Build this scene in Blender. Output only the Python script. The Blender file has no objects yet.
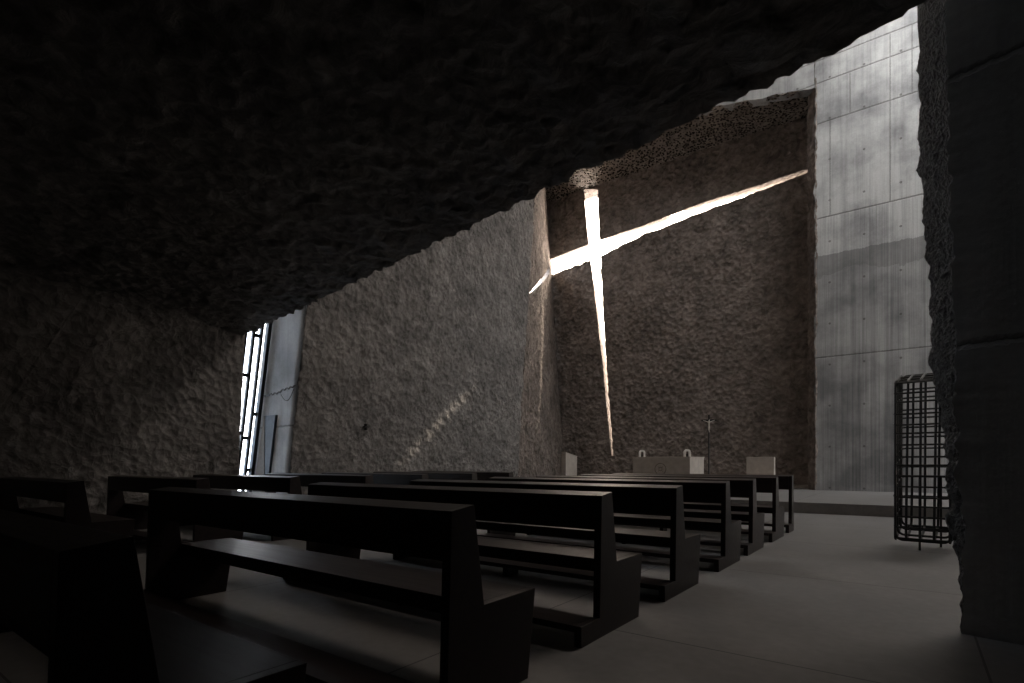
import bpy, bmesh, math, random
import numpy as np
from mathutils import Vector, Matrix

random.seed(7)
rng = np.random.RandomState(11)
S = bpy.context.scene
COL = S.collection
PI = math.pi
EYE = 1.12
F = 541.3
HZ = 463.65

# ------------------------------------------------------------------ render look
S.view_settings.view_transform = 'Standard'
S.view_settings.look = 'None'
S.view_settings.gamma = 1
S.view_settings.use_curve_mapping = False
S.view_settings.exposure = 0.0
S.cycles.max_bounces = 10
S.cycles.diffuse_bounces = 6
S.cycles.glossy_bounces = 4
S.cycles.use_denoising = True
S.cycles.sample_clamp_indirect = 12.0
S.cycles.sample_clamp_direct = 0.0

# ------------------------------------------------------------------ noise
_perm = rng.permutation(512).astype(np.int64)
_g = rng.normal(size=(512, 3)); _g /= np.linalg.norm(_g, axis=1)[:, None]
def perlin(p):
    i = np.floor(p).astype(np.int64); f = p - i
    u = f * f * f * (f * (f * 6 - 15) + 10)
    out = 0
    for dx in (0, 1):
        wx = u[..., 0] if dx else 1 - u[..., 0]
        for dy in (0, 1):
            wy = u[..., 1] if dy else 1 - u[..., 1]
            for dz in (0, 1):
                wz = u[..., 2] if dz else 1 - u[..., 2]
                h = _perm[(_perm[(_perm[(i[..., 0] + dx) & 511] + i[..., 1] + dy) & 511] + i[..., 2] + dz) & 511]
                g = _g[h]
                d = g[..., 0] * (f[..., 0] - dx) + g[..., 1] * (f[..., 1] - dy) + g[..., 2] * (f[..., 2] - dz)
                out = out + wx * wy * wz * d
    return out
def fbm(p, f, o, a=.5):
    r = 0; w = 1
    for k in range(o):
        r = r + w * perlin(p * f + 17.3 * k); f *= 2.03; w *= a
    return r
def chip(p, f, o, a=.55):
    """hacked concrete: round scoops that meet in sharp ridges"""
    r = 0; w = 1
    q = p + .25 / f * np.stack([perlin(p * f * .9 + 5), perlin(p * f * .9 + 31), perlin(p * f * .9 + 77)], -1)
    for k in range(o):
        r = r + w * (.35 - 1.6 * np.abs(perlin(q * f + 9.1 * k))); f *= 1.93; w *= a
    return -r

# ------------------------------------------------------------------ mesh helpers
def link(name, me, mat, parent=None, loc=None):
    o = bpy.data.objects.new(name, me)
    COL.objects.link(o)
    if mat:
        me.materials.append(mat)
    if parent:
        o.parent = parent
    if loc:
        o.location = loc
    return o
def from_bm(name, bm, mat, parent=None, loc=None, smooth=False):
    bmesh.ops.recalc_face_normals(bm, faces=bm.faces)
    me = bpy.data.meshes.new(name)
    bm.to_mesh(me); bm.free()
    if smooth:
        for p in me.polygons: p.use_smooth = True
    return link(name, me, mat, parent, loc)
def box(bm, x0, x1, y0, y1, z0, z1, bev=0):
    r = bmesh.ops.create_cube(bm, size=1)
    vs = r['verts']
    for v in vs:
        v.co = ((x0 + x1) / 2 + v.co.x * (x1 - x0), (y0 + y1) / 2 + v.co.y * (y1 - y0), (z0 + z1) / 2 + v.co.z * (z1 - z0))
    if bev:
        es = {e for v in vs for e in v.link_edges}
        bmesh.ops.bevel(bm, geom=list(es), offset=bev, segments=2, affect='EDGES', profile=.5)
def prism_x(bm, prof, x0, x1, bev=0):
    """extrude a (y, z) outline along X"""
    a = [bm.verts.new((x0, y, z)) for y, z in prof]
    b = [bm.verts.new((x1, y, z)) for y, z in prof]
    n = len(prof)
    fs = [bm.faces.new(a), bm.faces.new(b[::-1])]
    for i in range(n):
        fs.append(bm.faces.new((a[i], b[i], b[(i + 1) % n], a[(i + 1) % n])))
    bmesh.ops.recalc_face_normals(bm, faces=fs)
    if bev:
        es = {e for f in fs for e in f.edges}
        bmesh.ops.bevel(bm, geom=list(es), offset=bev, segments=2, affect='EDGES', profile=.5)
def tube(bm, pts, r, n=8, closed=False):
    pts = [Vector(p) for p in pts]
    m = len(pts); rings = []
    up = Vector((.13, .21, 1)).normalized()
    for i, p in enumerate(pts):
        a = pts[(i - 1) % m] if (closed or i) else p
        b = pts[(i + 1) % m] if (closed or i < m - 1) else p
        t = (b - a).normalized()
        s = t.cross(up)
        if s.length < .2: s = t.cross(Vector((1, .1, 0)))
        s.normalize(); q = s.cross(t)
        rings.append([bm.verts.new(p + r * (math.cos(2 * PI * k / n) * s + math.sin(2 * PI * k / n) * q)) for k in range(n)])
    for i in range(m if closed else m - 1):
        A = rings[i]; B = rings[(i + 1) % m]
        best = min(range(n), key=lambda s: (A[0].co - B[s].co).length)
        for k in range(n):
            try: bm.faces.new((A[k], A[(k + 1) % n], B[(k + 1 + best) % n], B[(k + best) % n]))
            except ValueError: pass
    if not closed:
        bm.faces.new(rings[0][::-1]); bm.faces.new(rings[-1])
def lathe(bm, prof, n=24, c=(0, 0, 0)):
    rings = []
    for r, z in prof:
        rings.append([bm.verts.new((c[0] + r * math.cos(2 * PI * k / n), c[1] + r * math.sin(2 * PI * k / n), c[2] + z)) for k in range(n)])
    for A, B in zip(rings, rings[1:]):
        for k in range(n):
            bm.faces.new((A[k], A[(k + 1) % n], B[(k + 1) % n], B[k]))
    bm.faces.new(rings[0][::-1]); bm.faces.new(rings[-1])
def ground(name, label, cat, loc=(0, 0, 0), rz=0, group=None):
    o = bpy.data.objects.new(name, None); COL.objects.link(o)
    o.empty_display_size = .2
    o.location = loc; o.rotation_euler = (0, 0, rz)
    return tag(o, label, cat, group)
def tag(o, label, cat, group=None):
    o['label'] = label; o['category'] = cat
    if group: o['group'] = group
    return o
def structure(o, label=None):
    o['kind'] = 'structure'
    if label: o['label'] = label
    return o

def bilinear(c00, c10, c01, c11, nu, nv):
    u = np.linspace(0, 1, nu)[:, None, None]; v = np.linspace(0, 1, nv)[None, :, None]
    c00, c10, c01, c11 = (np.array(c, float) for c in (c00, c10, c01, c11))
    return (c00 * (1 - u) + c10 * u) * (1 - v) + (c01 * (1 - u) + c11 * u) * v
def grid_mesh(name, P, back=None, smooth=True):
    """sheet from a grid of points; BACK (a vector) turns it into a closed slab"""
    nu, nv, _ = P.shape
    V = P.reshape(-1, 3)
    idx = np.arange(nu * nv).reshape(nu, nv)
    q = np.stack([idx[:-1, :-1], idx[1:, :-1], idx[1:, 1:], idx[:-1, 1:]], -1).reshape(-1, 4)
    faces = [tuple(int(i) for i in f) for f in q]
    verts = V
    if back is not None:
        ring = list(idx[:, 0]) + list(idx[-1, 1:]) + list(idx[-2::-1, -1]) + list(idx[0, -2:0:-1])
        base = len(V)
        if isinstance(back, tuple):
            B = V[ring] + np.array(back)
        else:
            B = back(V[ring])
        verts = np.concatenate([V, B])
        m = len(ring)
        for k in range(m):
            faces.append((int(ring[(k + 1) % m]), int(ring[k]), base + k, base + (k + 1) % m))
        faces.append(tuple(base + k for k in range(m - 1, -1, -1)))
    me = bpy.data.meshes.new(name)
    me.from_pydata([tuple(v) for v in verts], [], faces)
    me.update()
    bm = bmesh.new(); bm.from_mesh(me); bmesh.ops.recalc_face_normals(bm, faces=bm.faces); bm.to_mesh(me); bm.free()
    if smooth:
        nq = len(q)
        for i, p in enumerate(me.polygons): p.use_smooth = i < nq
    return me
def roughen(P, n, amp, f=1.6, octs=4, edge=.0, fe=2.5, wave=0, grain=None):
    n = np.array(n, float); n /= np.linalg.norm(n)
    G = P
    if grain is not None:                     # direction in which the chisel dragged
        g = np.array(grain, float); g /= np.linalg.norm(g)
        G = P - .55 * (P @ g)[..., None] * g
    d = amp * chip(G, f, octs)
    if wave: d = d + wave * fbm(P, .35, 2)
    Q = P + d[..., None] * n
    if edge:
        e = np.stack([fbm(P + 3, fe, 3), fbm(P + 41, fe, 3), fbm(P + 83, fe, 3)], -1)
        e -= (e @ n)[..., None] * n
        Q = Q + edge * e
    return Q
def slab(name, bits, mat):
    bm = bmesh.new()
    for b in bits: box(bm, *b)
    return structure(from_bm(name, bm, mat))

# ------------------------------------------------------------------ materials
def mat(name):
    m = bpy.data.materials.new(name); m.use_nodes = True
    nt = m.node_tree; nt.nodes.clear()
    out = nt.nodes.new('ShaderNodeOutputMaterial')
    b = nt.nodes.new('ShaderNodeBsdfPrincipled')
    nt.links.new(b.outputs[0], out.inputs[0])
    return m, nt, b
def N(nt, t, **kw):
    n = nt.nodes.new(t)
    for k, v in kw.items():
        if k in n.inputs: n.inputs[k].default_value = v
        else: setattr(n, k, v)
    return n
def coords(nt, scale=(1, 1, 1)):
    tc = N(nt, 'ShaderNodeTexCoord'); mp = N(nt, 'ShaderNodeMapping')
    mp.inputs['Scale'].default_value = scale
    nt.links.new(tc.outputs['Object'], mp.inputs[0])
    return mp.outputs[0]
def ramp(nt, fac, stops):
    r = N(nt, 'ShaderNodeValToRGB')
    e = r.color_ramp.elements
    while len(e) < len(stops): e.new(.5)
    for el, (p, c) in zip(e, stops):
        el.position = p; el.color = (*c, 1) if len(c) == 3 else c
    nt.links.new(fac, r.inputs[0])
    return r.outputs[0]
def math_(nt, op, a, b=None, clamp=False):
    n = N(nt, 'ShaderNodeMath', operation=op, use_clamp=clamp)
    for i, x in enumerate((a, b)):
        if x is None: continue
        if isinstance(x, (int, float)): n.inputs[i].default_value = x
        else: nt.links.new(x, n.inputs[i])
    return n.outputs[0]
def mix(nt, fac, a, b, blend='MIX'):
    n = N(nt, 'ShaderNodeMix', data_type='RGBA', blend_type=blend)
    for i, x in ((0, fac), (6, a), (7, b)):
        if isinstance(x, (int, float)): n.inputs[i].default_value = x
        elif isinstance(x, tuple): n.inputs[i].default_value = (*x, 1)
        else: nt.links.new(x, n.inputs[i])
    return n.outputs[2]
def bump(nt, b, h, strength, dist):
    n = N(nt, 'ShaderNodeBump'); n.inputs['Strength'].default_value = strength; n.inputs['Distance'].default_value = dist
    nt.links.new(h, n.inputs['Height']); nt.links.new(n.outputs[0], b.inputs['Normal'])

def rough_concrete(name, c0, c1, scale=1.0, dist=.05, pits=0):
    m, nt, b = mat(name)
    co = coords(nt)
    n1 = N(nt, 'ShaderNodeTexNoise', Scale=5 * scale, Detail=10.0, Roughness=.72, Distortion=.7)
    n2 = N(nt, 'ShaderNodeTexNoise', Scale=.9, Detail=6.0, Roughness=.6)
    v = N(nt, 'ShaderNodeTexVoronoi', Scale=9 * scale)
    v.feature = 'F1'
    for n in (n1, n2, v): nt.links.new(co, n.inputs['Vector'])
    c = ramp(nt, n1.outputs['Fac'], [(.32, c0), (.68, c1)])
    c = mix(nt, .75, c, ramp(nt, n2.outputs['Fac'], [(.35, (.66, .66, .66)), (.65, (1.2, 1.19, 1.17))]), 'MULTIPLY')
    h = math_(nt, 'ADD', math_(nt, 'MULTIPLY', n1.outputs['Fac'], 1.0), math_(nt, 'MULTIPLY', v.outputs['Distance'], .7))
    if pits:
        vp = N(nt, 'ShaderNodeTexVoronoi', Scale=pits); nt.links.new(co, vp.inputs['Vector'])
        pit = ramp(nt, vp.outputs['Distance'], [(.2, (0, 0, 0)), (.45, (1, 1, 1))])
        c = mix(nt, 1.0, c, ramp(nt, vp.outputs['Distance'], [(.3, (.1, .09, .085)), (.5, (1, 1, 1))]), 'MULTIPLY')  # pit floors darkened in the colour, standing in for shade
        h = math_(nt, 'ADD', h, pit)
    nt.links.new(c, b.inputs['Base Color'])
    b.inputs['Roughness'].default_value = .95
    b.inputs['Specular IOR Level'].default_value = .15
    bump(nt, b, h, 1.0, dist)
    return m
M_ROUGH = rough_concrete('hacked_concrete', (.14, .131, .125), (.36, .342, .328), scale=.8, dist=.09)
M_BROWN = rough_concrete('hacked_volcanic_concrete', (.12, .101, .089), (.37, .318, .286), scale=.6, dist=.16)
M_PITTED = rough_concrete('pitted_concrete', (.20, .175, .155), (.42, .37, .325), dist=.10, pits=10.5)
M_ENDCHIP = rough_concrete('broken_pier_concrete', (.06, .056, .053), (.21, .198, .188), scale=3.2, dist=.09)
M_SHELL = rough_concrete('plain_concrete', (.38, .365, .35), (.5, .485, .47))

def formwork(name, base, dark, seams_z, seams_x, axis='X', stain=1.0, holes=True, pour=None):
    """board-marked cast concrete; seam heights and positions in metres"""
    m, nt, b = mat(name)
    co = coords(nt)
    sp = N(nt, 'ShaderNodeSeparateXYZ'); nt.links.new(co, sp.inputs[0])
    ax = sp.outputs[axis]; z = sp.outputs['Z']
    big = N(nt, 'ShaderNodeTexNoise', Scale=.7, Detail=6.0, Roughness=.6); nt.links.new(co, big.inputs['Vector'])
    st = N(nt, 'ShaderNodeTexNoise', Scale=1.0, Detail=5.0, Roughness=.7); nt.links.new(coords(nt, (7, 7, .22)), st.inputs['Vector'])
    fine = N(nt, 'ShaderNodeTexNoise', Scale=22.0, Detail=6.0); nt.links.new(co, fine.inputs['Vector'])
    c = mix(nt, ramp(nt, big.outputs['Fac'], [(.36, (0, 0, 0)), (.62, (1, 1, 1))]), dark, base)
    c = mix(nt, .55 * stain, c, ramp(nt, st.outputs['Fac'], [(.3, (.55, .55, .56)), (.5, (1, 1, 1)), (.72, (1.2, 1.2, 1.2))]), 'MULTIPLY')
    c = mix(nt, .3, c, ramp(nt, fine.outputs['Fac'], [(.3, (.75, .75, .75)), (.7, (1.15, 1.15, 1.15))]), 'MULTIPLY')
    if pour:                                    # a darker pour below this height, its damp upper rim darkest
        zw = math_(nt, 'ADD', z, math_(nt, 'MULTIPLY', math_(nt, 'SUBTRACT', st.outputs['Fac'], .5), .18))
        low = math_(nt, 'LESS_THAN', zw, pour)
        rim = math_(nt, 'MULTIPLY', low, math_(nt, 'GREATER_THAN', math_(nt, 'ADD', zw, math_(nt, 'MULTIPLY', big.outputs['Fac'], 1.5)), pour + .1))
        c = mix(nt, math_(nt, 'ADD', math_(nt, 'MULTIPLY', low, .32), math_(nt, 'MULTIPLY', rim, .25)), c, (.1, .1, .1))
        st2 = N(nt, 'ShaderNodeTexNoise', Scale=1.0, Detail=3.0, Roughness=.8); nt.links.new(coords(nt, (14, 14, .12)), st2.inputs['Vector'])
        fac = math_(nt, 'MULTIPLY', math_(nt, 'LESS_THAN', z, seams_z[1]), .7)
        c = mix(nt, fac, c, mix(nt, 1.0, c, ramp(nt, st2.outputs['Fac'], [(.32, (.55, .55, .56)), (.5, (.95, .95, .95)), (.68, (1.35, 1.35, 1.34))]), 'MULTIPLY'))
    wob = math_(nt, 'MULTIPLY', math_(nt, 'SUBTRACT', fine.outputs['Fac'], .5), .05)
    line = None
    for zs in seams_z:
        d = math_(nt, 'ABSOLUTE', math_(nt, 'SUBTRACT', math_(nt, 'ADD', z, wob), zs))
        l = math_(nt, 'SUBTRACT', 1.0, math_(nt, 'DIVIDE', d, .035), clamp=True)
        line = l if line is None else math_(nt, 'MAXIMUM', line, l)
    for xs, z0, z1 in seams_x:
        d = math_(nt, 'ABSOLUTE', math_(nt, 'SUBTRACT', math_(nt, 'ADD', ax, wob), xs))
        l = math_(nt, 'SUBTRACT', 1.0, math_(nt, 'DIVIDE', d, .03), clamp=True)
        l = math_(nt, 'MULTIPLY', l, math_(nt, 'GREATER_THAN', z, z0)); l = math_(nt, 'MULTIPLY', l, math_(nt, 'LESS_THAN', z, z1))
        l = math_(nt, 'MULTIPLY', l, .7)
        line = l if line is None else math_(nt, 'MAXIMUM', line, l)
    if holes:                                   # tie holes on a regular raster
        fx = math_(nt, 'SUBTRACT', math_(nt, 'FRACT', math_(nt, 'DIVIDE', math_(nt, 'ADD', ax, 50.2), .95)), .5)
        fz = math_(nt, 'SUBTRACT', math_(nt, 'FRACT', math_(nt, 'DIVIDE', math_(nt, 'ADD', z, .35), 1.35)), .5)
        fx = math_(nt, 'MULTIPLY', fx, .95); fz = math_(nt, 'MULTIPLY', fz, 1.35)
        r = math_(nt, 'SQRT', math_(nt, 'ADD', math_(nt, 'POWER', fx, 2.0), math_(nt, 'POWER', fz, 2.0)))
        hole = math_(nt, 'MULTIPLY', math_(nt, 'LESS_THAN', r, .036), .85)
        line = hole if line is None else math_(nt, 'MAXIMUM', line, hole)
    h = math_(nt, 'MULTIPLY', fine.outputs['Fac'], .25)
    h = math_(nt, 'ADD', h, math_(nt, 'MULTIPLY', st.outputs['Fac'], .5))
    if line is not None:
        c = mix(nt, math_(nt, 'MULTIPLY', line, .75), c, (.07, .065, .06))
        h = math_(nt, 'SUBTRACT', h, line)
    nt.links.new(c, b.inputs['Base Color'])
    b.inputs['Roughness'].default_value = .75
    b.inputs['Specular IOR Level'].default_value = .25
    bump(nt, b, h, .6, .02)
    return m
M_PANEL = formwork('cast_concrete_altar_wall', (.46, .465, .465), (.21, .214, .22), (4.63, 9.25, 12.4, 13.75, 14.5),
                   ((-2.22, 9.25, 12.4), (-.6, 9.25, 14.5), (-1.66, 12.4, 13.75), (-.05, 12.4, 14.5)), pour=8.0)
M_PIER = formwork('cast_concrete_pier', (.44, .415, .39), (.33, .31, .29), (1.9, 3.69), (), stain=.5)
M_JAMB = formwork('cast_concrete_jamb', (.33, .345, .36), (.18, .19, .2), (2.05,), (), stain=.8, holes=False)

def floor_material():
    m, nt, b = mat('polished_concrete_floor')
    co = coords(nt)
    sp = N(nt, 'ShaderNodeSeparateXYZ'); nt.links.new(co, sp.inputs[0])
    n1 = N(nt, 'ShaderNodeTexNoise', Scale=1.1, Detail=8.0, Roughness=.65)
    n2 = N(nt, 'ShaderNodeTexNoise', Scale=14.0, Detail=6.0)
    for n in (n1, n2): nt.links.new(co, n.inputs['Vector'])
    c = ramp(nt, n1.outputs['Fac'], [(.3, (.125, .122, .120)), (.7, (.2, .196, .193))])
    c = mix(nt, .35, c, ramp(nt, n2.outputs['Fac'], [(.3, (.75, .75, .75)), (.7, (1.15, 1.15, 1.15))]), 'MULTIPLY')
    line = None
    for ax, off, step in (('X', -.317, 2.57), ('Y', -.69, 2.65)):
        t = math_(nt, 'FRACT', math_(nt, 'ADD', math_(nt, 'DIVIDE', math_(nt, 'ADD', sp.outputs[ax], off), step), 100.5))
        d = math_(nt, 'MULTIPLY', math_(nt, 'ABSOLUTE', math_(nt, 'SUBTRACT', t, .5)), step)
        l = math_(nt, 'LESS_THAN', d, .0065)
        if ax == 'X': l = math_(nt, 'MULTIPLY', l, math_(nt, 'MAXIMUM', math_(nt, 'LESS_THAN', sp.outputs['X'], -1.0), math_(nt, 'LESS_THAN', sp.outputs['Y'], 4.7)))
        line = l if line is None else math_(nt, 'MAXIMUM', line, l)
    c = mix(nt, math_(nt, 'MULTIPLY', line, .8), c, (.03, .03, .03))
    nt.links.new(c, b.inputs['Base Color'])
    nt.links.new(ramp(nt, n1.outputs['Fac'], [(.3, (.55, .55, .55)), (.7, (.72, .72, .72))]), b.inputs['Roughness'])
    b.inputs['Specular IOR Level'].default_value = .28
    h = math_(nt, 'SUBTRACT', math_(nt, 'MULTIPLY', n2.outputs['Fac'], .2), line)
    bump(nt, b, h, .25, .01)
    return m
M_FLOOR = floor_material()

def wood_material():
    m, nt, b = mat('ebonised_wood')
    n1 = N(nt, 'ShaderNodeTexNoise', Scale=1.0, Detail=6.0, Roughness=.6)
    nt.links.new(coords(nt, (1.2, 22, 22)), n1.inputs['Vector'])
    c = ramp(nt, n1.outputs['Fac'], [(.3, (.010, .0068, .0068)), (.7, (.021, .0145, .014))])
    nt.links.new(c, b.inputs['Base Color'])
    nt.links.new(ramp(nt, n1.outputs['Fac'], [(.3, (.35, .35, .35)), (.7, (.43, .43, .43))]), b.inputs['Roughness'])
    b.inputs['Specular IOR Level'].default_value = .26
    bump(nt, b, n1.outputs['Fac'], .06, .002)
    return m
M_WOOD = wood_material()

def simple(name, c, rough, metal=0, spec=.5, var=.15, scale=12, bd=0):
    m, nt, b = mat(name)
    n1 = N(nt, 'ShaderNodeTexNoise', Scale=float(scale), Detail=5.0); nt.links.new(coords(nt), n1.inputs['Vector'])
    lo = tuple(x * (1 - var) for x in c); hi = tuple(min(1, x * (1 + var)) for x in c)
    nt.links.new(ramp(nt, n1.outputs['Fac'], [(.3, lo), (.7, hi)]), b.inputs['Base Color'])
    b.inputs['Roughness'].default_value = rough; b.inputs['Metallic'].default_value = metal
    b.inputs['Specular IOR Level'].default_value = spec
    if bd: bump(nt, b, n1.outputs['Fac'], .5, bd)
    return m
M_STONE = simple('pale_stone', (.42, .38, .34), .7, var=.12, scale=6, bd=.004)
M_ENGRAVE = simple('engraved_stone', (.16, .14, .125), .8)
M_STEEL = simple('blackened_steel', (.012, .012, .012), .5, metal=.3, spec=.4)
M_BLACK = simple('black_metal', (.01, .009, .009), .5)
M_IVORY = simple('ivory', (.75, .7, .62), .4)
M_WHITE = simple('white_ceramic', (.84, .81, .77), .45)
M_FRAME = simple('dark_window_frame', (.009, .0095, .01), .5)
M_DOORGLASS = simple('dark_blue_glass', (.05, .06, .072), .55, spec=.3)
M_BROWNSTRIP = simple('raw_plywood', (.12, .105, .09), .8, bd=.004)
def glass_material():
    m, nt, b = mat('clear_window_glass')
    nt.nodes.remove(b)
    out = [n for n in nt.nodes if n.type == 'OUTPUT_MATERIAL'][0]
    tr = N(nt, 'ShaderNodeBsdfTransparent'); gl = N(nt, 'ShaderNodeBsdfGlossy')
    n1 = N(nt, 'ShaderNodeTexNoise', Scale=2.0, Detail=3.0); nt.links.new(coords(nt, (1, 1, .4)), n1.inputs['Vector'])
    nt.links.new(ramp(nt, n1.outputs['Fac'], [(.35, (.82, .88, .95)), (.65, (.96, .98, 1))]), tr.inputs[0])
    gl.inputs['Roughness'].default_value = .05
    mx = N(nt, 'ShaderNodeMixShader'); mx.inputs[0].default_value = .06
    nt.links.new(tr.outputs[0], mx.inputs[1]); nt.links.new(gl.outputs[0], mx.inputs[2]); nt.links.new(mx.outputs[0], out.inputs[0])
    return m
M_GLASS = glass_material()

# ------------------------------------------------------------------ camera
YAW = math.radians(36.6)
cam = bpy.data.cameras.new('camera'); co = bpy.data.objects.new('camera', cam); COL.objects.link(co)
cam.sensor_width = 36; cam.lens = F / 1024 * 36
cam.shift_y = (HZ - 341.5) / 1024
cam.clip_start = .05; cam.clip_end = 300
co.location = (0, 0, EYE); co.rotation_euler = (PI / 2, 0, YAW)
S.camera = co
FX, FY, RX, RY = -math.sin(YAW), math.cos(YAW), math.cos(YAW), math.sin(YAW)
def on_y(px, py, Y):
    """the point of the plane Y seen at a pixel of the photograph"""
    t = (px - 512) / F; d = Y / (FY + RY * t)
    return (d * (FX + RX * t), Y, EYE + (HZ - py) / F * d)
def on_x(px, py, X):
    t = (px - 512) / F; d = X / (FX + RX * t)
    return (X, d * (FY + RY * t), EYE + (HZ - py) / F * d)

# ------------------------------------------------------------------ the building
PY = 13.8          # front of the altar platform
WY = 20.5          # cast wall beside the niche
NY = 22.6          # back of the niche
PZ = .24
ROOF = 17.2

slab('floor', [(-15.5, 7.5, -5, 24, -.3, 0)], M_FLOOR)
o = slab('floor_platform', [(-13.7, 5.0, PY, NY + .2, 0.001, PZ)], M_FLOOR)

# near volume: left wall, ceiling, all hacked by hand
nu, nv = 300, 120
P = bilinear((-11.58, 5.75, -.05), (-11.4, -5, -.05), (-11.16, 5.75, 4.15), (-11.0, -5, 4.15), nu, nv)
vv = np.linspace(0, 1, nv)[None, :]
uu = np.linspace(0, 1, nu)[:, None]
P[..., 0] += np.clip((uu - .03) / .12, 0, 1) * 1.5 * np.clip((vv - .70) / .30, 0, 1) ** 2.2      # the wall bends into the ceiling
P = roughen(P, (1, 0, 0), .07, 3.0, 5, edge=.03, wave=.05)
structure(link('wall_left', grid_mesh('wall_left', P, back=(-.7, 0, 0)), M_ROUGH))
E0 = np.array((-11.18, 5.73, 3.77)); E1 = np.array((0.085, 4.55, 4.17))
ed = E1 - E0
def edge_at(x): return E0 + ed * ((x - E0[0]) / ed[0])
nu, nv = 420, 210
a = edge_at(-12.0); b_ = edge_at(7.2)
P = bilinear(a, b_, (-12.0, -4.6, a[2] + .15), (7.2, -4.6, b_[2] + .15), nu, nv)
t = np.linspace(0, 1, nv) ** 1.7                                         # finer rows towards the broken edge
P = np.array(a)[None, None] * 0 + P[:, :1] * (1 - t)[None, :, None] + P[:, -1:] * t[None, :, None]
P = roughen(P, (0, 0, -1), .07, 3.0, 5, edge=.10, fe=5.5, wave=.03)
structure(link('ceiling', grid_mesh('ceiling', P, back=(0, 0, .9)), M_ROUGH))

# upper face of that volume, turned to the altar (out of view)
bm = bmesh.new()
a = edge_at(-14.6); b_ = edge_at(5.4)
vs = [bm.verts.new(p) for p in ((a[0], a[1] - .25, a[2] + .3), (b_[0], b_[1] - .25, b_[2] + .3), (b_[0], b_[1] - .25, ROOF + .1), (a[0], a[1] - .25, ROOF + .1),
                                (a[0], a[1] - .6, a[2] + .3), (b_[0], b_[1] - .6, b_[2] + .3), (b_[0], b_[1] - .6, ROOF + .1), (a[0], a[1] - .6, ROOF + .1))]
for f in ((0, 1, 2, 3), (7, 6, 5, 4), (0, 4, 5, 1), (1, 5, 6, 2), (2, 6, 7, 3), (3, 7, 4, 0)): bm.faces.new([vs[i] for i in f])
structure(from_bm('wall_upper', bm, M_SHELL))

# middle left wall: a hacked leaning sheet between the window and the niche
a0 = np.array((-12.45, 7.4, 0)); a1 = np.array((-11.55, 7.4, 4.88))
b0 = np.array((-12.39, 17.0, PZ)); b1 = np.array((-11.54, 17.0, 11.23))
at_z = lambda p, q, z: p + (q - p) * ((z - p[2]) / (q[2] - p[2]))
nu, nv = 200, 330
TOP = ROOF
P = bilinear(at_z(a0, a1, -.05), at_z(b0, b1, -.05), at_z(a0, a1, TOP), at_z(b0, b1, TOP), nu, nv)
MIDDLE_EDGE = roughen(P, (1, 0, 0), .075, 2.5, 4, edge=.06, wave=.08, grain=(0, .75, -.65))
structure(link('wall_middle', grid_mesh('wall_middle', MIDDLE_EDGE, back=(-.8, .5, 0)), M_ROUGH))

# niche: left cheek, back wall with the cross cut through, soffit
def cut(obj, prisms):
    """subtract closed prisms (front outline, back outline) from a wall, keep only the result"""
    bm = bmesh.new()
    for front, backp in prisms:
        A = [bm.verts.new(p) for p in front]; B = [bm.verts.new(p) for p in backp]
        n = len(A)
        fs = [bm.faces.new(A), bm.faces.new(B[::-1])]
        for i in range(n): fs.append(bm.faces.new((A[i], B[i], B[(i + 1) % n], A[(i + 1) % n])))
        bmesh.ops.recalc_face_normals(bm, faces=fs)
    me = bpy.data.meshes.new('cut'); bm.to_mesh(me); bm.free()
    c = bpy.data.objects.new('cut', me); COL.objects.link(c)
    m = obj.modifiers.new('b', 'BOOLEAN'); m.operation = 'DIFFERENCE'; m.solver = 'EXACT'; m.object = c; m.use_self = True
    dg = bpy.context.evaluated_depsgraph_get()
    new = bpy.data.meshes.new_from_object(obj.evaluated_get(dg))
    obj.modifiers.remove(m)
    old = obj.data; obj.data = new; new.name = old.name
    bpy.data.objects.remove(c); bpy.data.meshes.remove(me); bpy.data.meshes.remove(old)

c0 = np.array((-13.58, NY, PZ)); c1 = np.array((-14.62, NY, 13.86))
P = bilinear(at_z(b0, b1, -.05), at_z(c0, c1, -.05), at_z(b0, b1, TOP), at_z(c0, c1, TOP), 100, 190)
cheek_n = (.96, -.28, 0)
P = roughen(P, cheek_n, .07, 2.3, 4, edge=.04)
cheek = structure(link('wall_niche', grid_mesh('wall_niche', P, back=(-.45, -.05, 0)), M_BROWN))

zt = 14.7
P = bilinear((-15.0, NY, -.05), (-2.2, NY, -.05), (-15.0, NY, zt), (-2.2, NY, zt), 230, 260)
P = roughen(P, (0, -1, 0), .09, 2.1, 4, wave=.05, grain=(.6, 0, .8))
back_wall = structure(link('wall_front', grid_mesh('wall_front', P, back=lambda r: np.stack([r[:, 0], np.full(len(r), NY + 1.0), r[:, 2]], -1)), M_BROWN))
def jag(pts, Y, n=9, amp=.03, f=2.3):
    out = []
    m = len(pts)
    for i in range(m):
        p = np.array(pts[i]); q = np.array(pts[(i + 1) % m])
        for k in range(n):
            c = p + (q - p) * k / n
            w = np.array((perlin(c[None] * f)[0], 0, perlin(c[None] * f + 50)[0]))
            out.append(tuple(c + amp * w * 2))
    return out
def cross_outline(pix, Y, amp=.03, n=9):
    return jag([on_y(x, y, Y) for x, y in pix], Y, n, amp)
upright_px = [(585, 189), (596, 190), (597.5, 226), (599, 250), (601.5, 300), (605.3, 361), (607.2, 385), (610, 422), (612.8, 456), (611.8, 456), (608.4, 422), (605, 385), (602.8, 361), (596, 300), (590.5, 250), (588, 226)]
arm_px = [(542, 263), (593, 243.5), (640, 227.5), (700, 204.5), (762, 184.3), (813.5, 167), (813.5, 169.5), (762, 189), (700, 212), (640, 235.5), (593, 258), (542, 277)]
prisms = []
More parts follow.
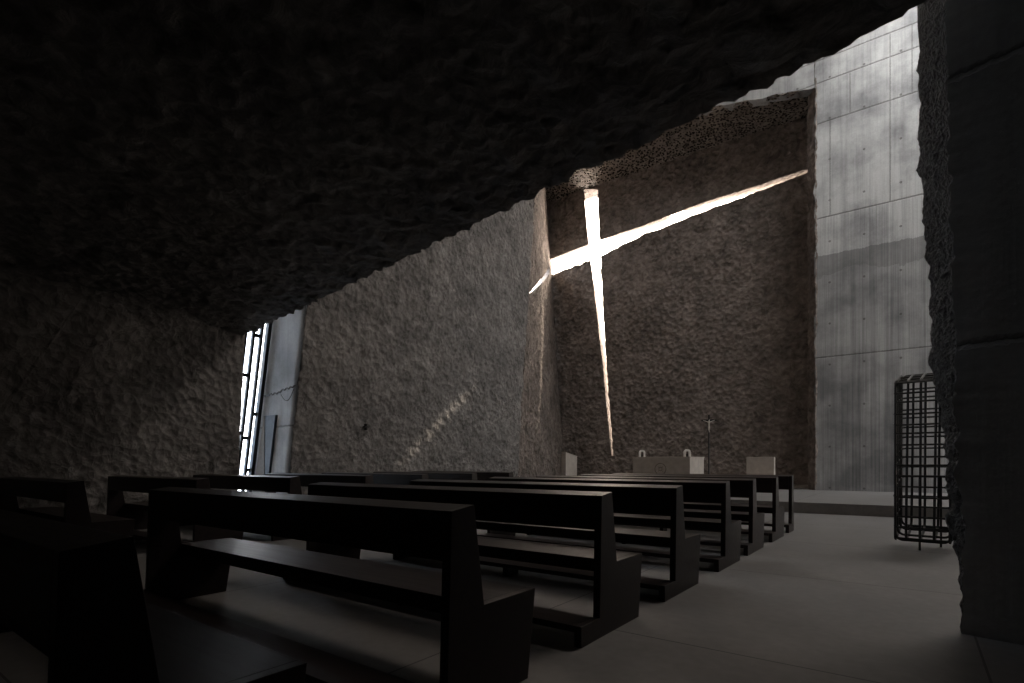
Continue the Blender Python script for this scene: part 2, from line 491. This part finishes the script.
for px, horiz in ((upright_px, False), (arm_px, True)):
    fr = np.array(cross_outline(px, NY, .012, 12))
    bk = fr.copy()
    ax = 2 if horiz else 0; al = 0 if horiz else 2
    # the cut flares outwards: push each side away from the middle line
    q = fr[:, al]; mid = np.polyfit(q, fr[:, ax], 1)
    off = fr[:, ax] - np.polyval(mid, q)
    bk[:, ax] += np.sign(off) * ((.15 + 1.15 * np.minimum(np.abs(off), .3)) if horiz else (.16 + 2.0 * np.minimum(np.abs(off), .3)))
    bk[:, 1] = NY + 1.1; fr[:, 1] = NY - .10
    prisms.append(([tuple(v) for v in fr], [tuple(v) for v in bk]))
for pr in prisms: cut(back_wall, [pr])
# unseen opening added in the outer face so the sun streaks the middle wall
zc = [on_y(px, py, NY)[2] for px, py in ((672, 214), (688, 208.5))]
zn = sum(zc) / 2
notch = lambda Y, dz, w: [(-8.25 - w, Y, zn), (-8.25 + w, Y, zn), (-8.25 + w, Y, zn + dz), (-8.25 - w * .6, Y, zn + dz * 1.05), (-8.25 - w, Y, zn + dz * .8)]
cut(back_wall, [(notch(NY + .16, .26, .36), notch(NY + 1.12, 1.3, .5))])
# the arm runs on round the corner as a tapering slit in the cheek
def on_cheek(px, py):
    t = (px - 512) / F; k = np.array((FX + RX * t, FY + RY * t))
    z = 10.5
    for _ in range(6):
        A = at_z(b0, b1, z)[:2]; B = at_z(c0, c1, z)[:2]
        s = np.linalg.solve(np.stack([k, -(B - A)], 1), A)
        z = EYE + (HZ - py) / F * s[0]
    return np.array((s[0] * k[0], s[0] * k[1], z))
tri = [on_cheek(550, 265.5), on_cheek(550, 273.5), on_cheek(530, 295.5), on_cheek(530, 292.8)]
nn = np.array(cheek_n)
cut(cheek, [([tuple(p + .5 * nn) for p in tri], [tuple(p - 1.2 * nn) for p in tri])])

SZ = 13.95
lip = lambda x: 13.64 + np.minimum(.2 * (-2.65 - x), 1.2)
nu, nv = 260, 60
P = bilinear((-15.2, WY + .02, 0), (-2.58, WY + .02, 0), (-15.2, NY + .2, 0), (-2.58, NY + .2, 0), nu, nv)
tt = np.linspace(0, 1, nv)[None, :]
P[..., 2] = lip(P[..., 0]) * (1 - tt) + (SZ + .05) * tt
P = roughen(P, (0, 0, -1), .06, 3.2, 4, edge=.03)
structure(link('ceiling_niche', grid_mesh('ceiling_niche', P, back=lambda r: np.stack([r[:, 0], r[:, 1], np.full(len(r), 15.4)], -1)), M_PITTED))

# cast wall: the pale panel right of the niche and the band above it
def rough_edge_panel(name, x0, x1, z0, z1, jl, jb, m):
    P = bilinear((x0, WY, z0), (x1, WY, z0), (x0, WY, z1), (x1, WY, z1), 90, 150)
    u = np.linspace(0, 1, 90)[:, None]; v = np.linspace(0, 1, 150)[None, :]
    if jl: P[..., 0] += np.clip(1 - u / .02, 0, 1) * .10 * fbm(P * np.array((0, 1, 1)), 2.2, 4)
    if jb: P[..., 2] = lip(P[..., 0]) + (z1 - lip(P[..., 0])) * v
    if jb: P[..., 2] += np.clip(1 - v / .02, 0, 1) * .14 * fbm(P * np.array((1, 1, 0)), 1.6, 4)
    return structure(link(name, grid_mesh(name, P, back=(0, .45, 0), smooth=False), m))
rough_edge_panel('wall_altar', -2.65, 5.3, -.05, ROOF, True, False, M_PANEL)
rough_edge_panel('wall_altar_upper', -15.6, -2.67, SZ + .02, ROOF, False, True, M_PANEL)
# the broken edge of the panel where the niche begins
P = bilinear((-2.93, WY + .42, PZ - .02), (-2.63, WY - .03, PZ - .02), (-2.93, WY + .42, SZ), (-2.63, WY - .03, SZ), 12, 260)
P = roughen(P, (-.6, -.8, 0), .05, 3.0, 4, edge=.05, fe=3)
structure(link('trim_1', grid_mesh('trim_1', P, back=(.25, .2, 0)), M_BROWN))
slab('trim_2', [(-13.8, -2.8, NY - .8, NY + .05, PZ - .02, PZ + .1)], M_STONE)      # low ledge along the niche

# right pier: cast face towards the nave, broken end
d_ = np.array((.972, -.234, 0)); nrm = np.array((.234, .972, 0))
base = np.array((.258, 4.625, 0))
nearpt = lambda z: base + np.array((0, 0, z)) + d_ * (-.023 * z)
def farpt(z):
    px = np.interp(z, [0, .6, 1.25, 1.85, 3.9, 15], [965, 953, 943, 933, 917.5, 917.5])
    dep = 3.6 + .95 * np.clip(z / 3.4, 0, 1)
    t = (px - 512) / F
    return np.array((dep * (FX + RX * t), dep * (FY + RY * t), z))
zs = np.concatenate([np.linspace(-.02, 4.6, 240), np.linspace(4.8, ROOF, 20)])
uu = np.linspace(0, 1, 50)
P = np.array([[nearpt(z) * (1 - u) + farpt(z) * u for z in zs] for u in uu])
w = np.sin(PI * uu)[:, None] * .5 + .5
n_end = np.array((-.93, -.15, 0)); n_end /= np.linalg.norm(n_end)
P = P + ((.06 * chip(P, 6.0, 4)) * w)[..., None] * n_end
e = fbm(P, 3.5, 4)
P = P + (.04 * e)[..., None] * d_
pier_end = P
nf = 40
face = np.array([[nearpt(z) * (1 - s) + (base + d_ * 5.6 + np.array((0, 0, z))) * s + (P[0, j] - nearpt(z)) * math.exp(-55 * s) for j, z in enumerate(zs)] for s in np.linspace(0, 1, nf) ** 2])
rear = np.array([[P[-1, j] * (1 - s) + (base + d_ * 5.6 + nrm * .95 + np.array((0, 0, z))) * s for j, z in enumerate(zs)] for s in (0, 1)])
bm = bmesh.new()
def add_grid(bm, P):
    V = [[bm.verts.new(p) for p in row] for row in P]
    for i in range(len(V) - 1):
        for j in range(len(V[0]) - 1):
            f = bm.faces.new((V[i][j], V[i + 1][j], V[i + 1][j + 1], V[i][j + 1])); f.smooth = True
add_grid(bm, face); add_grid(bm, rear)
structure(from_bm('wall_right', bm, M_PIER))
bm = bmesh.new(); add_grid(bm, pier_end)
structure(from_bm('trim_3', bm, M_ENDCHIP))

# outer shell, all out of view: it keeps the daylight to the real openings
slab('wall_right_outer', [(4.9, 5.3, 2.9, 19.35, -.05, ROOF), (4.9, 5.3, 20.4, 21.0, -.05, ROOF), (4.9, 5.3, 19.3, 20.45, 6.0, ROOF), (4.9, 5.3, 19.3, 20.45, -.05, .3)], M_SHELL)
slab('wall_niche_right', [(-2.62, -2.2, WY + .4, NY + 1.0, -.05, 15.4)], M_SHELL)
slab('wall_rear', [(-12.5, 7.4, -5.0, -4.6, -.05, 5.2)], M_SHELL)
slab('wall_right_rear', [(6.9, 7.4, -4.8, 4.0, -.05, 5.2), (5.2, 7.4, 2.4, 3.5, -.05, 5.2)], M_SHELL)
RZ = 17.0
SKY = (-1.0, 4.6, 15.0, 18.9)      # roof light: x0, x1, y0, y1
slab('roof', [(-15.6, SKY[0], 3.0, 24, RZ, RZ + .4), (SKY[1], 5.4, 3, 21, RZ, RZ + .4), (SKY[0], SKY[1], 3, SKY[2], RZ, RZ + .4), (SKY[0], SKY[1], SKY[3], 21, RZ, RZ + .4)], M_SHELL)

# slit window on the left and its cast jamb (both lean with the walls)
j0 = np.array((-14.08, 7.43, .87)); j1 = np.array((-13.19, 7.43, 4.74))
def jx(z): return at_z(j0, j1, z)
nz = 60
zz = np.linspace(-.05, 7.4, nz)
P = np.array([[jx(z) * (1 - s) + (at_z(a0, a1, z) + np.array((-.07, .03, 0))) * s for z in zz] for s in np.linspace(0, 1, 8)])
structure(link('wall_jamb', grid_mesh('wall_jamb', P, back=(-.35, .4, 0)), M_JAMB))
win = structure(bpy.data.objects.new('window_1', None)); COL.objects.link(win)
WT = 7.2
def wp(y, z, off=0): # window plane point
    p = jx(z); return (p[0] + off, y, z)
def bar(bm, p, q, wy, wx):
    p = np.array(p); q = np.array(q)
    vs = []
    for c in (p, q):
        for sx, sy in ((-1, -1), (1, -1), (1, 1), (-1, 1)):
            vs.append(bm.verts.new(c + np.array((sx * wx / 2, sy * wy / 2, 0))))
    for f in ((3, 2, 1, 0), (4, 5, 6, 7), (0, 1, 5, 4), (1, 2, 6, 5), (2, 3, 7, 6), (3, 0, 4, 7)): bm.faces.new([vs[i] for i in f])
MULL = [7.42 - .2 * k for k in range(8)]
bm = bmesh.new()
bar(bm, wp(7.37, -.02, .04), wp(7.37, WT, .04), .09, .14)
for y in MULL[1:]: bar(bm, wp(y, -.02), wp(y, WT), .07, .08)
fr = from_bm('window_frame', bm, M_FRAME, win)
TR = [(0, .95), (0, 2.4), (0, 5.0), (1, 1.78), (1, 4.34), (2, 1.9), (2, 3.35), (2, 5.4), (3, 1.2), (3, 3.0), (4, 2.2), (4, 4.0), (5, 1.4), (5, 3.6), (6, 2.6), (6, 4.4)]
for k, z in TR:
    bm = bmesh.new()
    y0, y1 = MULL[k + 1], MULL[k]
    p = jx(z); box(bm, p[0] - .035, p[0] + .035, y0, y1, z - .045, z + .045)
    from_bm('transom', bm, M_FRAME, win)
for k in range(7):
    bm = bmesh.new()
    y0, y1 = MULL[k + 1] + .012, MULL[k] - .012
    vs = [bm.verts.new(wp(y, z, dx)) for dx in (-.006, .006) for y, z in ((y0, 0), (y1, 0), (y1, WT), (y0, WT))]
    for f in ((0, 1, 2, 3), (7, 6, 5, 4), (0, 4, 5, 1), (1, 5, 6, 2), (2, 6, 7, 3), (3, 7, 4, 0)): bm.faces.new([vs[i] for i in f])
    from_bm('pane', bm, M_GLASS, win)
slab('wall_window_head', [(-15, -10.2, 5.2, 7.9, 7.1, 7.5), (-15, -11.9, 5.3, 5.7, -.05, 7.3), (-13.6, -12.75, 7.6, 7.9, 6.9, ROOF)], M_SHELL)
# brown board beside the window frame and the narrow glazed door in the jamb
def jpx(px, py): return on_y(px, py, 7.39)
def plate(name, quad, y0, y1, m):
    bm = bmesh.new()
    vs = [bm.verts.new((x, y, z)) for y in (y0, y1) for x, z in quad]
    for f in ((0, 1, 2, 3), (7, 6, 5, 4), (0, 4, 5, 1), (1, 5, 6, 2), (2, 6, 7, 3), (3, 7, 4, 0)): bm.faces.new([vs[i] for i in f])
    return structure(from_bm(name, bm, m))
def xz(px, py):
    x, y, z = jpx(px, py); return (x, z)
zf = lambda a, b: (b[0] + (a[0] - b[0]) * (b[1] / (b[1] - a[1])), 0.0)        # run a leaning edge down to the floor
A, B = xz(265.5, 416), xz(257, 472); C_, D_ = xz(263.5, 416), xz(264.5, 472)
plate('trim_4', [zf(A, B), zf(C_, D_), A, (A[0] - .02, A[1])], 7.36, 7.46, M_BROWNSTRIP)
A, B = xz(276, 415), xz(269.5, 472); C_, D_ = xz(264.5, 416), xz(264.8, 472)
plate('door_1', [zf(C_, D_), zf(A, B), A, C_], 7.37, 7.47, M_DOORGLASS)

# ------------------------------------------------------------------ pews
def end_profile(seat=True):
    # (y, z) with y = 0 at the back of the kneeler
    if seat:
        return [(0, 0), (.85, 0), (.918, .459), (.492, .459), (.421, .932), (.268, .912), (.241, .129), (0, .129)]
    return [(0, 0), (.45, 0), (.41, .932), (.28, .912), (.241, .129), (0, .129)]
def make_pew(x0, x1, seat=True):
    root = bpy.data.objects.new('pew' if seat else 'kneeler_screen', None); COL.objects.link(root)
    L = x1 - x0; h = L / 2
    for a, b in ((-h, -h + .05), (h - .05, h)):
        bm = bmesh.new(); prism_x(bm, end_profile(seat), a, b, .003)
        from_bm('end_panel', bm, M_WOOD, root)
    bm = bmesh.new()
    prism_x(bm, [(.260, .69), (.457, .69) if seat else (.420, .69), (.4205, .9315) if seat else (.4095, .9315), (.2685, .9115)], -h + .05, h - .05, .003)
    from_bm('backrest', bm, M_WOOD, root)
    if seat:
        bm = bmesh.new(); box(bm, -h + .05, h - .05, .492, .916, .369, .4585, .003)
        from_bm('seat', bm, M_WOOD, root)
    bm = bmesh.new(); box(bm, -h + .05, h - .05, .002, .24, .089, .1285, .003)
    k = from_bm('kneeler', bm, M_WOOD, root)
    bm = bmesh.new(); box(bm, -.03, .03, .02, .2, 0, .089, .002)
    from_bm('kneeler_foot', bm, M_WOOD, k)
    return root
def copy_tree(o, parent=None):
    c = o.copy(); COL.objects.link(c); c.parent = parent
    for ch in o.children: copy_tree(ch, c)
    return c
G1 = 'pews of the main block'
G2 = 'pews of the block by the rocky left wall'
RIGHT = [(.388, 'black wooden pew closest to the viewer, cut off by the lower left corner'),
         (1.736, 'black wooden pew in the foreground centre, its whole back and both ends in view'),
         (3.148, 'black wooden pew right in front of the big foreground one, its kneeler showing'),
         (4.517, 'main-block black pew with three seated rows between it and the kneeler screen'),
         (6.022, 'main-block black pew with two seated rows between it and the kneeler screen'),
         (7.24, 'main-block black pew with one seated row between it and the kneeler screen'),
         (8.65, 'main-block black pew directly behind the seatless kneeler screen')]
pew = None
for i, (y, lab) in enumerate(RIGHT):
    if pew is None:
        o = pew = make_pew(-4.894, -1.617)
    else:
        o = copy_tree(pew)
    o.location = ((-4.894 - 1.617) / 2, y - .268, 0)
    tag(o, lab, 'pew', G1)
o = make_pew(-4.894, -1.617, False)
o.location = ((-4.894 - 1.617) / 2, 9.931 - .268, 0)
tag(o, 'seatless black wooden kneeler screen standing in front of the foremost main-block pew', 'kneeler')
LEFT = [(1.847, 'black wooden pew at the left picture edge in front of the rocky wall'),
        (3.179, 'second black pew along the rocky left wall, one row past the picture-edge pew'),
        (4.485, 'black pew right below the bright slit window, third along the left wall'),
        (5.858, 'black pew just past the slit window, fourth along the left wall'),
        (7.168, 'black pew below the hacked middle wall, third row back from its block front'),
        (8.60, 'black pew below the hacked middle wall, second row back from its block front'),
        (9.888, 'frontmost black pew of the left block, nearest the altar niche')]
pew2 = None
for y, lab in LEFT:
    if pew2 is None:
        o = pew2 = make_pew(-10.62, -7.43)
    else:
        o = copy_tree(pew2)
    o.location = ((-10.62 - 7.43) / 2, y - .268, 0)
    tag(o, lab, 'pew', G2)

# ------------------------------------------------------------------ altar and what stands round it
AX0, AX1, AY0, AY1 = -6.95, -5.19, 15.6, 16.9
ATOP = 1.325
alt = ground('altar', 'pale stone block altar with an engraved round emblem on its front', 'altar', ((AX0 + AX1) / 2, (AY0 + AY1) / 2, PZ))
hx, hy, H = (AX1 - AX0) / 2, (AY1 - AY0) / 2, ATOP - PZ
bm = bmesh.new(); box(bm, -hx, hx, -hy, hy, 0, H - .03, .008); from_bm('body', bm, M_STONE, alt)
bm = bmesh.new(); box(bm, -hx - .012, hx + .012, -hy - .012, hy + .012, H - .03, H, .005); from_bm('top_slab', bm, M_STONE, alt)
bm = bmesh.new()
ring = lambda r, n=28: [(r * math.cos(2 * PI * k / n), -hy - .002, .72 + r * math.sin(2 * PI * k / n)) for k in range(n)]
tube(bm, ring(.17), .012, 6, True); tube(bm, ring(.05, 16), .010, 6, True)
for k in range(4):
    a = PI / 4 + k * PI / 2
    tube(bm, [(.06 * math.cos(a), -hy - .002, .72 + .06 * math.sin(a)), (.11 * math.cos(a), -hy - .002, .72 + .11 * math.sin(a))], .008, 6)
from_bm('emblem', bm, M_ENGRAVE, alt)

def arch(x, y, label):
    o = ground('candle_holder', label, 'candle holder', (x, y, ATOP), .65, None)
    bm = bmesh.new()
    n = 14; out = []; inn = []
    for k in range(n + 1):
        a = PI * k / n
        out.append((-.095 * math.cos(a), .125 + .095 * math.sin(a))); inn.append((-.05 * math.cos(a), .115 + .055 * math.sin(a)))
    prof = [(-.095, 0)] + out + [(.095, 0), (.05, 0)] + inn[::-1] + [(-.05, 0)]
    A = [bm.verts.new((p, -.05, z)) for p, z in prof]; B = [bm.verts.new((p, .05, z)) for p, z in prof]
    m = len(prof)
    for i in range(m): bm.faces.new((A[i], A[(i + 1) % m], B[(i + 1) % m], B[i]))
    k0 = n + 1
    for S_ in (A, B):
        o_ = S_[:n + 3]; i_ = S_[n + 3:][::-1]
        for i in range(n + 2):
            j0_, j1_ = min(i, len(i_) - 1), min(i + 1, len(i_) - 1)
            vs = [o_[i], o_[i + 1], i_[j1_], i_[j0_]]
            vs = list(dict.fromkeys(vs))
            if len(vs) > 2:
                try: bm.faces.new(vs)
                except ValueError: pass
    from_bm('arch', bm, M_WHITE, o)
    bm = bmesh.new(); lathe(bm, [(.028, 0), (.028, .085), (.006, .088), (.004, .1)], 12)
    from_bm('candle', bm, M_BLACK, o)
    return o
arch(-6.76, 15.85, 'small white arched candle holder on the left end of the altar')
arch(-5.34, 15.8, 'small white arched candle holder on the altar end nearer the crucifix')

amb = ground('ambo', 'pale narrow stone ambo with sloping top beside the niche cheek wall', 'lectern', (-8.4, 14.36, PZ), 0)
bm = bmesh.new(); prism_x(bm, [(-.34, 0), (.34, 0), (.34, 1.09), (-.34, 1.20)], -.16, 0, .008); from_bm('body', bm, M_STONE, amb)
bm = bmesh.new(); prism_x(bm, [(-.35, 1.204), (.35, 1.091), (.35, 1.115), (-.35, 1.228)], -.30, .005, .004); from_bm('reading_top', bm, M_STONE, amb)

cx, cy = -3.92, 18.3
ch = ground('celebrant_chair', 'pale stone celebrant chair with blocky back at the niche right side', 'chair', (cx, cy, PZ))
bm = bmesh.new(); box(bm, -.41, .41, .18, .36, 0, 1.09, .008); from_bm('backrest', bm, M_STONE, ch)
bm = bmesh.new(); box(bm, -.47, .47, -.36, .178, 0, .46, .008); from_bm('seat', bm, M_STONE, ch)

cr = ground('processional_cross', 'thin black standing crucifix with ivory figure beside the altar', 'crucifix', (-5.25, 17.6, PZ), .35)
bm = bmesh.new(); lathe(bm, [(.17, 0), (.17, .02), (.05, .05), (.02, .09)], 24); from_bm('base', bm, M_BLACK, cr)
bm = bmesh.new(); tube(bm, [(0, 0, .05), (0, 0, 2.0)], .022, 10); from_bm('pole', bm, M_BLACK, cr)
bm = bmesh.new(); box(bm, -.025, .025, -.015, .015, 1.975, 2.435, .004); box(bm, -.23, .23, -.0149, .0149, 2.235, 2.285, .004); from_bm('cross', bm, M_BLACK, cr)
# the figure: one skinned surface
def skin_figure(name, chains, m, parent):
    me = bpy.data.meshes.new(name); vs = []; es = []; rs = []; idx = {}
    for ch_ in chains:
        prev = None
        for key, p, r in ch_:
            if key not in idx:
                idx[key] = len(vs); vs.append(p); rs.append(r)
            if prev is not None: es.append((prev, idx[key]))
            prev = idx[key]
    me.from_pydata(vs, es, [])
    o = link(name, me, m, parent)
    md = o.modifiers.new('s', 'SKIN')
    for v, r in zip(me.skin_vertices[0].data if me.skin_vertices else [], rs): v.radius = (r, r)
    return o
def figure(parent):
    me = bpy.data.meshes.new('corpus')
    pts = [((0, -.035, 1.79), .022), ((0, -.035, 1.86), .021), ((0, -.035, 1.92), .026), ((0, -.037, 1.955), .012), ((.006, -.05, 1.985), .02), ((.006, -.052, 2.005), .014),
           ((-.045, -.034, 1.935), .012), ((-.11, -.03, 1.965), .009), ((-.18, -.025, 1.99), .007), ((.045, -.034, 1.935), .012), ((.11, -.03, 1.965), .009), ((.18, -.025, 1.99), .007),
           ((.014, -.045, 1.72), .014), ((.008, -.03, 1.65), .010), ((.004, -.03, 1.6), .009), ((-.014, -.043, 1.715), .014), ((-.008, -.03, 1.65), .010)]
    es = [(0, 1), (1, 2), (2, 3), (3, 4), (4, 5), (2, 6), (6, 7), (7, 8), (2, 9), (9, 10), (10, 11), (0, 12), (12, 13), (13, 14), (0, 15), (15, 16)]
    pts = [((x, y, z + .275), r) for (x, y, z), r in pts]
    me.from_pydata([p for p, r in pts], es, [])
    o = link('corpus', me, M_IVORY, parent)
    bm = bmesh.new(); bm.from_mesh(me)
    lay = bm.verts.layers.skin.verify(); bm.verts.ensure_lookup_table()
    for v, (p, r) in zip(bm.verts, pts): v[lay].radius = (r, r)
    bm.verts[0][lay].use_root = True
    bm.to_mesh(me); bm.free()
    m1 = o.modifiers.new('skin', 'SKIN'); m1.use_smooth_shade = True
    m2 = o.modifiers.new('sub', 'SUBSURF'); m2.levels = 1; m2.render_levels = 1
    new = bpy.data.meshes.new_from_object(o.evaluated_get(bpy.context.evaluated_depsgraph_get()))
    o.modifiers.clear(); o.data = new
    if not new.materials: new.materials.append(M_IVORY)
    o['label'] = 'ivory figure with arms spread along the crossbar'
figure(cr)

# small consecration cross on the middle wall
p = None
t_ = (365.5 - 512) / F
s_ = 0
A = a0[:2]; B = b0[:2]
k_ = np.array((FX + RX * t_, FY + RY * t_))
z_ = 1.6
for _ in range(6):
    A = at_z(a0, a1, z_)[:2]; B = at_z(b0, b1, z_)[:2]
    s_ = np.linalg.solve(np.stack([k_, -(B - A)], 1), A); z_ = EYE + (HZ - 427) / F * s_[0]
bm = bmesh.new()
box(bm, -.08, .05, -.014, .014, -.085, .085, .003); box(bm, -.08, .0499, -.08, .08, -.014, .014, .003)
w_ = from_bm('wall_cross', bm, M_BLACK, None, (s_[0] * k_[0] + .02, s_[0] * k_[1], z_))
tag(w_, 'small black cross fixed to the hacked middle wall', 'cross')

# cable looped over the jamb beside the window
bm = bmesh.new()
for k in range(30):
    s = k / 29
    x, y, z = on_y(264 + 31 * s, 396 - 7 * s + .8 * math.sin(k * 1.7) - (3 if s > .55 else 0) * s, 7.34)
    if k == 0: pts = []
    pts.append((x, y, z))
tube(bm, pts, .022, 6)
pts = [on_y(281 + 13 * s, 394.5 - 6 * s + 9 * math.sin(PI * s), 7.33) for s in np.linspace(0, 1, 14)]
tube(bm, pts, .012, 6)
tag(from_bm('cable', bm, M_BLACK), 'dark sagging cable strung across the pale jamb beside the slit window', 'cable')

# ------------------------------------------------------------------ reinforcing-bar cage by the pier
cg = ground('rebar_cage', 'tall black cage of bent reinforcing bars standing beside the dark pier', 'cage', (0.115, 9.0, 0), -.10)
def rrect(w, h, r, n=5):
    pts = []
    for cx_, cy_, a0_ in ((w / 2 - r, h / 2 - r, 0), (-w / 2 + r, h / 2 - r, PI / 2), (-w / 2 + r, -h / 2 + r, PI), (w / 2 - r, -h / 2 + r, 1.5 * PI)):
        for k in range(n + 1):
            a = a0_ + PI / 2 * k / n
            pts.append((cx_ + r * math.cos(a), cy_ + r * math.sin(a)))
    return pts
CW, CD, CZ0, CZ1 = .60, .60, .10, 2.2
rr = random.Random(3)
hz = [CZ0 + .04 + k * (CZ1 - CZ0 - .06) / 15 for k in range(16)]
LIFT = .16
for k, z in enumerate(hz):
    bm = bmesh.new()
    jw = rr.uniform(-.02, .02); jz = rr.uniform(-.015, .015); tl = rr.uniform(-.03, .03)
    tube(bm, [(x, y, z + jz + tl * y + LIFT * (y / CD + .5) * .7) for x, y in rrect(CW + jw, CD + jw, .09)], .0125, 6, True)
    from_bm('hoop', bm, M_STEEL, cg)
for x in (-CW / 2 + .015, -.16, -.02, .13, CW / 2 - .015):
    bm = bmesh.new(); tl = rr.uniform(-.015, .015)
    tube(bm, [(x + tl * (z / 1.0), y, (CZ0 + CZ1) / 2 + z + LIFT * (y / CD + .5)) for y, z in rrect(CD - .03, CZ1 - CZ0, .08)], .016, 6, True)
    from_bm('upright_loop', bm, M_STEEL, cg)
for y in (-CD / 2 + .03, -.09, .12, CD / 2 - .03):
    bm = bmesh.new(); tl = rr.uniform(-.015, .015)
    tube(bm, [(x, y + tl * z, (CZ0 + CZ1) / 2 + z + LIFT * (y / CD + .5)) for x, z in rrect(CW - .03, CZ1 - CZ0 - .03, .08)], .016, 6, True)
    from_bm('upright_loop', bm, M_STEEL, cg)
bm = bmesh.new(); tube(bm, [(-.03, -.26, 0), (-.03, -.26, .95)], .013, 8); from_bm('foot_pin', bm, M_STEEL, cg)
bm = bmesh.new(); tube(bm, [(.15, .26, 0), (.15, .26, .95)], .013, 8); from_bm('foot_pin', bm, M_STEEL, cg)

# ------------------------------------------------------------------ daylight
W = bpy.data.worlds.new('world'); S.world = W; W.use_nodes = True
wt = W.node_tree
bg = wt.nodes['Background']
tc = N(wt, 'ShaderNodeTexCoord'); sp = N(wt, 'ShaderNodeSeparateXYZ'); wt.links.new(tc.outputs['Generated'], sp.inputs[0])
# bright haze: neutral overhead, warmer and stronger low in the east behind the cross, cooler to the north
east = ramp(wt, sp.outputs['Y'], [(.25, (0, 0, 0)), (.7, (1, 1, 1))])
north = ramp(wt, math_(wt, 'MULTIPLY', sp.outputs['X'], -1.0), [(.3, (0, 0, 0)), (.7, (1, 1, 1))])
c = mix(wt, north, (1.0, .985, .97), (.36, .405, .46))
c = mix(wt, east, c, (.95, .80, .67))
wt.links.new(c, bg.inputs[0]); bg.inputs[1].default_value = 17.0
def area(name, loc, target, sx, sy, power, col=(1, 1, 1), portal=False, spread=PI):
    l = bpy.data.lights.new(name, 'AREA'); l.shape = 'RECTANGLE'; l.size = sx; l.size_y = sy
    l.energy = power; l.color = col; l.spread = spread
    o = bpy.data.objects.new(name, l); COL.objects.link(o)
    o.location = loc
    d = Vector(target) - Vector(loc)
    o.rotation_euler = d.to_track_quat('-Z', 'Y').to_euler()
    if portal: l.cycles.is_portal = True
    return o
# sky portals lie in the real openings
sx, sy = SKY[1] - SKY[0], SKY[3] - SKY[2]
area('roof_light_portal', ((SKY[0] + SKY[1]) / 2, (SKY[2] + SKY[3]) / 2, RZ + .45), ((SKY[0] + SKY[1]) / 2, (SKY[2] + SKY[3]) / 2 + 1e-4, 0), sx, sy, 1, portal=True)
area('window_portal', (-13.9, 6.7, 3.5), (0, 6.7, 3.5), 1.6, 7.2, 1, portal=True)
area('side_slit_portal', (5.35, 19.87, 3.1), (0, 19.87, 3.1), 1.1, 5.8, 1, portal=True)
area('cross_portal', (-8.7, NY + 1.1, 7.6), (-8.7, 0, 7.6), 12.4, 14.0, 1, portal=True)
area('cheek_portal', (-14.4, 20.0, 10.6), (0, 18.0, 10.6), 4.4, 1.8, 1, portal=True)

# low sun from behind the cross; it reaches the cheek of the niche
sun = bpy.data.lights.new('sun', 'SUN'); sun.energy = 5.0; sun.color = (1, .86, .7); sun.angle = .02
so = bpy.data.objects.new('sun', sun); COL.objects.link(so)
so.rotation_euler = Vector((-4, -11.1, -9.9)).to_track_quat('-Z', 'Y').to_euler()
